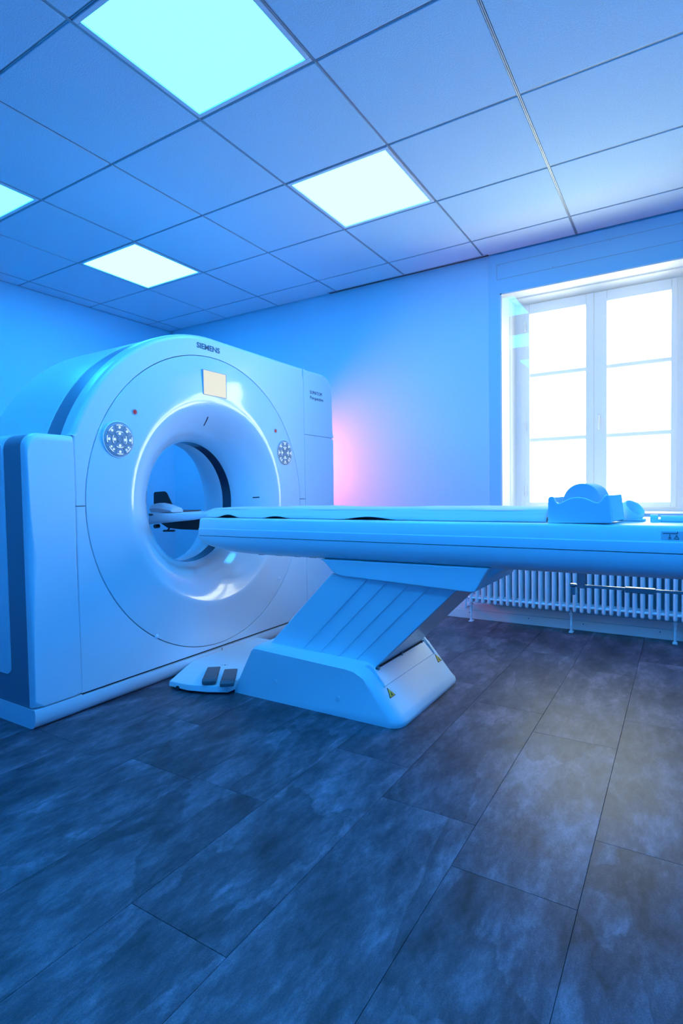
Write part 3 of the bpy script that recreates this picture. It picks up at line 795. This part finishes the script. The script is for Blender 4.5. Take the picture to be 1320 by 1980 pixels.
# ------------------------------------------------------------------ things on the table
# paper cover
def zlow(x):
    if x < -.36: return .796 + (.828 - .796) * max(0, min(1, (x + .75) / .39))
    z = .8435
    for c, wd, h in ((-.115, .085, .0155), (.195, .095, .010), (.70, .15, .0125)):
        d = (x - c) / wd
        if abs(d) < 1: z += h * (math.cos(PI * d) + 1) / 2
    if x < -.25: z = .828 + (z - .828) * (x + .36) / .11
    return z
nx = 180
V = []; F = []
ncol = 0
for i in range(nx + 1):
    x = -.765 + (1.434 + .765) * i / nx
    wob = .0012 * math.sin(x * 9) + .0009 * math.sin(x * 23 + 1)
    mt = 0 if x < -.37 else min(1, (x + .37) / .10)
    mt = mt * mt * (3 - 2 * mt)
    ztop = .8595 + .0295 * mt + wob
    zs = .8590 + .0015 * mt
    hx = .2175 if x > -.6 else .2175 - .03 * ((-.6 - x) / .165) ** 2
    zl = zlow(x)
    flare = 0 if zl < .84 else .014
    row = [(TC - hx - .0035 - flare - .004 * math.sin(x * 13), zl), (TC - hx - .0045 - flare * .6, zl + (zs - zl) * .35), (TC - hx - .003, zs - .002), (TC - hx + .004, zs + .0015), (TC - hx + .018, zs + .002 + (ztop - zs) * .25 * mt), (TC - hx + .035, zs + (ztop - zs) * .8), (TC - hx + .06, ztop), (TC - .06, ztop + .001 + wob), (TC + .07, ztop + .001 - wob), (TC + hx - .05, ztop + .002 * mt * (math.sin(x * 7) + .3)), (TC + hx - .02, zs + .010 * mt), (TC + hx + .002, zs), (TC + hx + .004, zs - .012)]
    ncol = len(row)
    for y, z in row: V.append((x, y, z))
for i in range(nx):
    for j in range(ncol - 1):
        a = i * ncol + j; F.append((a, a + 1, a + ncol + 1, a + ncol))
pp = obj('paper_sheet', V, F, 'paper', smooth=True, angle=80)
so_ = pp.modifiers.new('thickness', 'SOLIDIFY'); so_.thickness = .0006; so_.offset = 1
tag(pp, 'long pale paper sheet with wavy edge covering the patient table', 'paper sheet')

# head holder on the far end of the couch board
hh = thing('head_holder', 'dark cupped head holder at the end of the table inside the bore', 'head holder', (-.72, TC, .8612))
def hsec(x, zt, wd):
    out = []; inn = []
    for i in range(13):
        a = math.radians(200 + 140 * i / 12)
        out.append((x, wd * math.cos(a), .12 + .115 * math.sin(a)))
        inn.append((x, (wd - .008) * math.cos(a), .12 + .105 * math.sin(a)))
    return out + inn[::-1]
sd_ = [(-.107, .058), (-.105, .110), (-.098, .121), (-.012, .124), (.005, .115), (.037, .067), (.075, .003), (-.10, .003)]
for s in (-.8,):
    cup = MB().prism([(a, b) for a, b in sd_], 1, s * .125 - .005, s * .125 + .005)
    cup.build('side_wing', 'carbon', hh, bevel=.004, seg=2)
loft('cup', [[(x, y, z) for x, y, z in ((xx, -.104, .002), (xx, -.05, .0005), (xx, 0, .0005), (xx, .05, .0005), (xx, .104, .002), (xx, .104, .008), (xx, .05, .006), (xx, 0, .005), (xx, -.05, .006), (xx, -.104, .008))] for xx in (-.10, .07)], 'carbon', hh)
# light pad in front of it
pd_v = [];
pad_s = []
for x, zt, a in ((-.035, .045, .16), (-.01, .054, .165), (.02, .0565, .165), (.06, .051, .165), (.10, .041, .165), (.14, .030, .165), (.148, .02, .16)):
    pad_s.append([(x, -.185, .004), (x, -.197, zt * .5), (x, -.185, zt - .004), (x, -.165, zt), (x, -.128, zt), (x, -.112, zt - .004), (x, -.108, zt * .5), (x, -.112, .004)])
loft('head_pad', pad_s, 'pad', hh)

# paper roll in its holder
ho = thing('paper_roll_holder', 'white open box with scalloped front holding a paper roll on the table', 'paper roll holder', (1.55, .84, .8442))
ho.rotation_euler = (0, math.radians(-1.0), math.radians(-8))
H0 = [(-.105, 0), (.107, 0), (.0985, .0935), (.092, .0965), (.084, .092), (.076, .078), (.066, .070), (.054, .071), (.036, .080), (.018, .088), (0, .0905), (-.020, .089), (-.040, .081), (-.058, .071), (-.068, .069), (-.076, .075), (-.081, .088), (-.087, .0945), (-.096, .0945), (-.103, .088)]
prism('front_panel', H0, 1, -.012, .002, 'table', ho, bevel=.0035)
prism('rear_panel', H0, 1, .155, .169, 'table', ho, bevel=.0035)
side_q = [(.0925, .006), (.107, .006), (.0990, .094), (.0925, .094)]
prism('side_panel', side_q, 1, .003, .154, 'table', ho, bevel=.002)
prism('side_panel', [(-.105, .006), (-.095, .006), (-.091, .092), (-.103, .088)], 1, .003, .154, 'table', ho, bevel=.002)
box('bottom_panel', (-.094, .003, .001), (.0915, .154, .008), 'table', ho)
n = 48
def roll_lathe(name, prof, m, parent):
    v = []; f = []
    for (r, y) in prof:
        for i in range(n):
            a = 2 * PI * i / n; v.append((r * math.cos(a), y, r * math.sin(a)))
    for j in range(len(prof) - 1):
        for i in range(n):
            k = (i + 1) % n; f.append((j * n + i, j * n + k, (j + 1) * n + k, (j + 1) * n + i))
    return obj(name, v, f, m, parent, smooth=True, angle=40)
pr_ = thing('paper_roll', 'thick white paper roll lying in the scalloped holder', 'paper roll', (1.553, .872, .9175))
pr_.rotation_euler = (0, 0, math.radians(-8))
roll_lathe('paper_winding', [(.0185, 0), (.0625, 0), (.064, .0015), (.064, .1185), (.0625, .12), (.0185, .12), (.0185, 0)], 'paper', pr_)
roll_lathe('core', [(.0183, -.0005), (.0155, -.0005), (.0155, .1205), (.0183, .1205), (.0183, -.0005)], 'pad', pr_)

# white plastic loop behind the holder
lp = thing('positioning_loop', 'small white plastic ring-shaped cushion beside the paper roll holder', 'positioning aid', (1.708, 1.062, .8425))
v = []; f = []; n2 = 40; prof = []
ax = Vector((.62, -.35, .70)).normalized()
uu = ax.cross(Vector((0, 1, 0))).normalized(); vv = ax.cross(uu)
c0 = Vector((-.012, 0, .034))
for (r, h) in ((.032, -.030), (.041, -.026), (.046, -.012), (.043, .010), (.040, .018), (.037, .0205), (.033, .018), (.030, .0), (.028, -.02), (.032, -.030)):
    for i in range(n2):
        a = 2 * PI * i / n2
        p = c0 + ax * h + uu * r * math.cos(a) + vv * r * 1.1 * math.sin(a)
        v.append((p.x, p.y, max(.0005, p.z)))
for j in range(9):
    for i in range(n2):
        k = (i + 1) % n2; f.append((j * n2 + i, j * n2 + k, (j + 1) * n2 + k, (j + 1) * n2 + i))
obj('ring', v, f, 'table', lp, smooth=True, angle=60)
fo = [(-.062, .0), (.036, .0), (.030, .008), (.0, .012), (-.022, .026), (-.036, .028), (-.050, .016)]
prism('foot', fo, 1, -.034, .034, 'table', lp, bevel=.004)

# ------------------------------------------------------------------ foot switch
fs = thing('foot_switch', 'white floor plate with two dark blue foot pedals between scanner and table', 'foot switch', (0, 0, 0))
top = [(-.409, .868, .056), (-.318, .640, .036), (-.19, .640, .040), (-.09, .668, .042), (.0045, .715, .044), (.0045, 1.42, .062), (-.409, 1.42, .060)]
bot = [(-.409, .868, .004), (-.318, .636, .012), (-.19, .636, .012), (-.09, .664, .012), (.0045, .712, .012), (.0045, 1.42, .004), (-.409, 1.42, .004)]
nT = len(top)
crest = [(-.409, .90, .060), (-.29, .80, .063), (-.17, .80, .066), (-.07, .82, .066), (.0045, .85, .066), (.0045, 1.42, .062), (-.409, 1.42, .060)]
vv_ = bot + top + crest
ff_ = [tuple(range(nT))]
for i in range(nT):
    k = (i + 1) % nT
    ff_.append((i, k, nT + k, nT + i))
    ff_.append((nT + i, nT + k, 2 * nT + k, 2 * nT + i))
ff_.append(tuple(range(2 * nT, 3 * nT)))
obj('plate', vv_, ff_, 'table', fs, bevel=.003, seg=2)
MB().cyl((-.255, .633, .012), (-.255, .66, .012), .012, 16).build('cable_notch', 'ink', fs)
prism('under_gap', [(-.40, .87), (-.30, .66), (-.19, .655), (-.09, .68), (.0, .73), (.0, 1.4), (-.40, 1.4)], 2, .0, .012, 'dark', fs)
for ox, oy in ((0, 0), (.1, .018)):
    pe = MB()
    d = Vector((.612, -.79, 0)); nrm = Vector((.79, .612, 0)) * .033
    a = Vector((-.197 + ox, .828 + oy, .069)); b = Vector((-.080 + ox, .672 + oy, .055))
    prof = [(0, -.004, 0), (0, .006, 0), (.15, .010, 0), (.78, .016, 0), (.93, .018, 0), (1.0, .010, 0), (1.0, -.006, 0)]
    L_ = b - a; P1 = []; P2 = []
    for t, h, _ in prof:
        c = a + L_ * t + Vector((0, 0, h)); P1.append(c - nrm); P2.append(c + nrm)
    nn = len(prof)
    pe.add(P1 + P2, [tuple(range(nn)), tuple(range(2 * nn - 1, nn - 1, -1))] + [(i, (i + 1) % nn, nn + (i + 1) % nn, nn + i) for i in range(nn)])
    po_ = pe.build('pedal', 'pedal', fs, bevel=.004, seg=2)
    c = a + L_ * .80 + Vector((0, 0, .0168))
    rb = MB().add([c - nrm * .8, c + nrm * .8, c + nrm * .8 + L_ * .02 + Vector((0, 0, .0012)), c - nrm * .8 + L_ * .02 + Vector((0, 0, .0012)), c - nrm * .8 + L_ * .05, c + nrm * .8 + L_ * .05],
        [(0, 1, 2, 3), (3, 2, 5, 4), (0, 3, 4), (1, 5, 2), (0, 4, 5, 1)]); rb.build('pedal_ridge', 'pedal', po_)
text_mesh('plate_print', '- o -', .02, 'ink', fs, (-.20, .885, .0645), (.79, .612, 0), (-.612, .79, 0), depth=.0006)

# ------------------------------------------------------------------ radiator
ra = thing('column_radiator', 'white multi-column radiator with vertical tubes below the window', 'radiator', (0, 0, 0))
RX0, DXR, NR = .556, .0437, 40
zb_, zt_ = .146, .70
def column_section():
    m_ = MB()
    for yy in (2.655, 2.695, 2.735):
        n = 12; rows = []
        prof = [(.0001, zb_), (.008, zb_ + .002), (.0118, zb_ + .008), (.0130, zb_ + .016), (.0130, zt_ - .016), (.0118, zt_ - .008), (.008, zt_ - .002), (.0001, zt_)]
        v = []; f = []
        for r, z in prof:
            for i in range(n):
                a = 2 * PI * i / n; v.append((r * math.cos(a), yy + r * math.sin(a), z))
        for j in range(len(prof) - 1):
            for i in range(n):
                k = (i + 1) % n; f.append((j * n + i, j * n + k, (j + 1) * n + k, (j + 1) * n + i))
        m_.add(v, f)
    for z in (zb_ + .038, zt_ - .038):
        m_.cyl((0, 2.65, z), (0, 2.74, z), .012, 10)
        m_.cyl((-.0215, 2.695, z), (.0215, 2.695, z), .020, 14)
        m_.cyl((-.0215, 2.655, z), (.0215, 2.655, z), .009, 10)
    return m_
c0_ = column_section().build('tube_section', 'radiator', ra, smooth=True, loc=(RX0, 0, 0), angle=50)
for i in range(1, NR): share(c0_, 'tube_section', ra, (RX0 + DXR * i, 0, 0))
for xx in (.538, 1.226, 1.822):
    MB().box((xx - .007, 2.700, .0), (xx + .007, 2.714, .18)).box((xx - .014, 2.685, 0), (xx + .014, 2.74, .006)).box((xx - .011, 2.69, .12), (xx + .011, 2.728, .135)).box((xx - .004, 2.69, .03), (xx + .004, 2.72, .05)).build('support_foot', 'steel' if False else 'radiator', ra, bevel=.001, seg=1)
MB().cyl((.50, 2.695, .184), (.556, 2.695, .184), .014, 14).cyl((.50, 2.695, .184), (.50, 2.695, .10), .010, 12).cyl((.50, 2.695, .10), (.50, 2.80, .10), .010, 12).build('valve_pipe', 'radiator', ra, smooth=True)
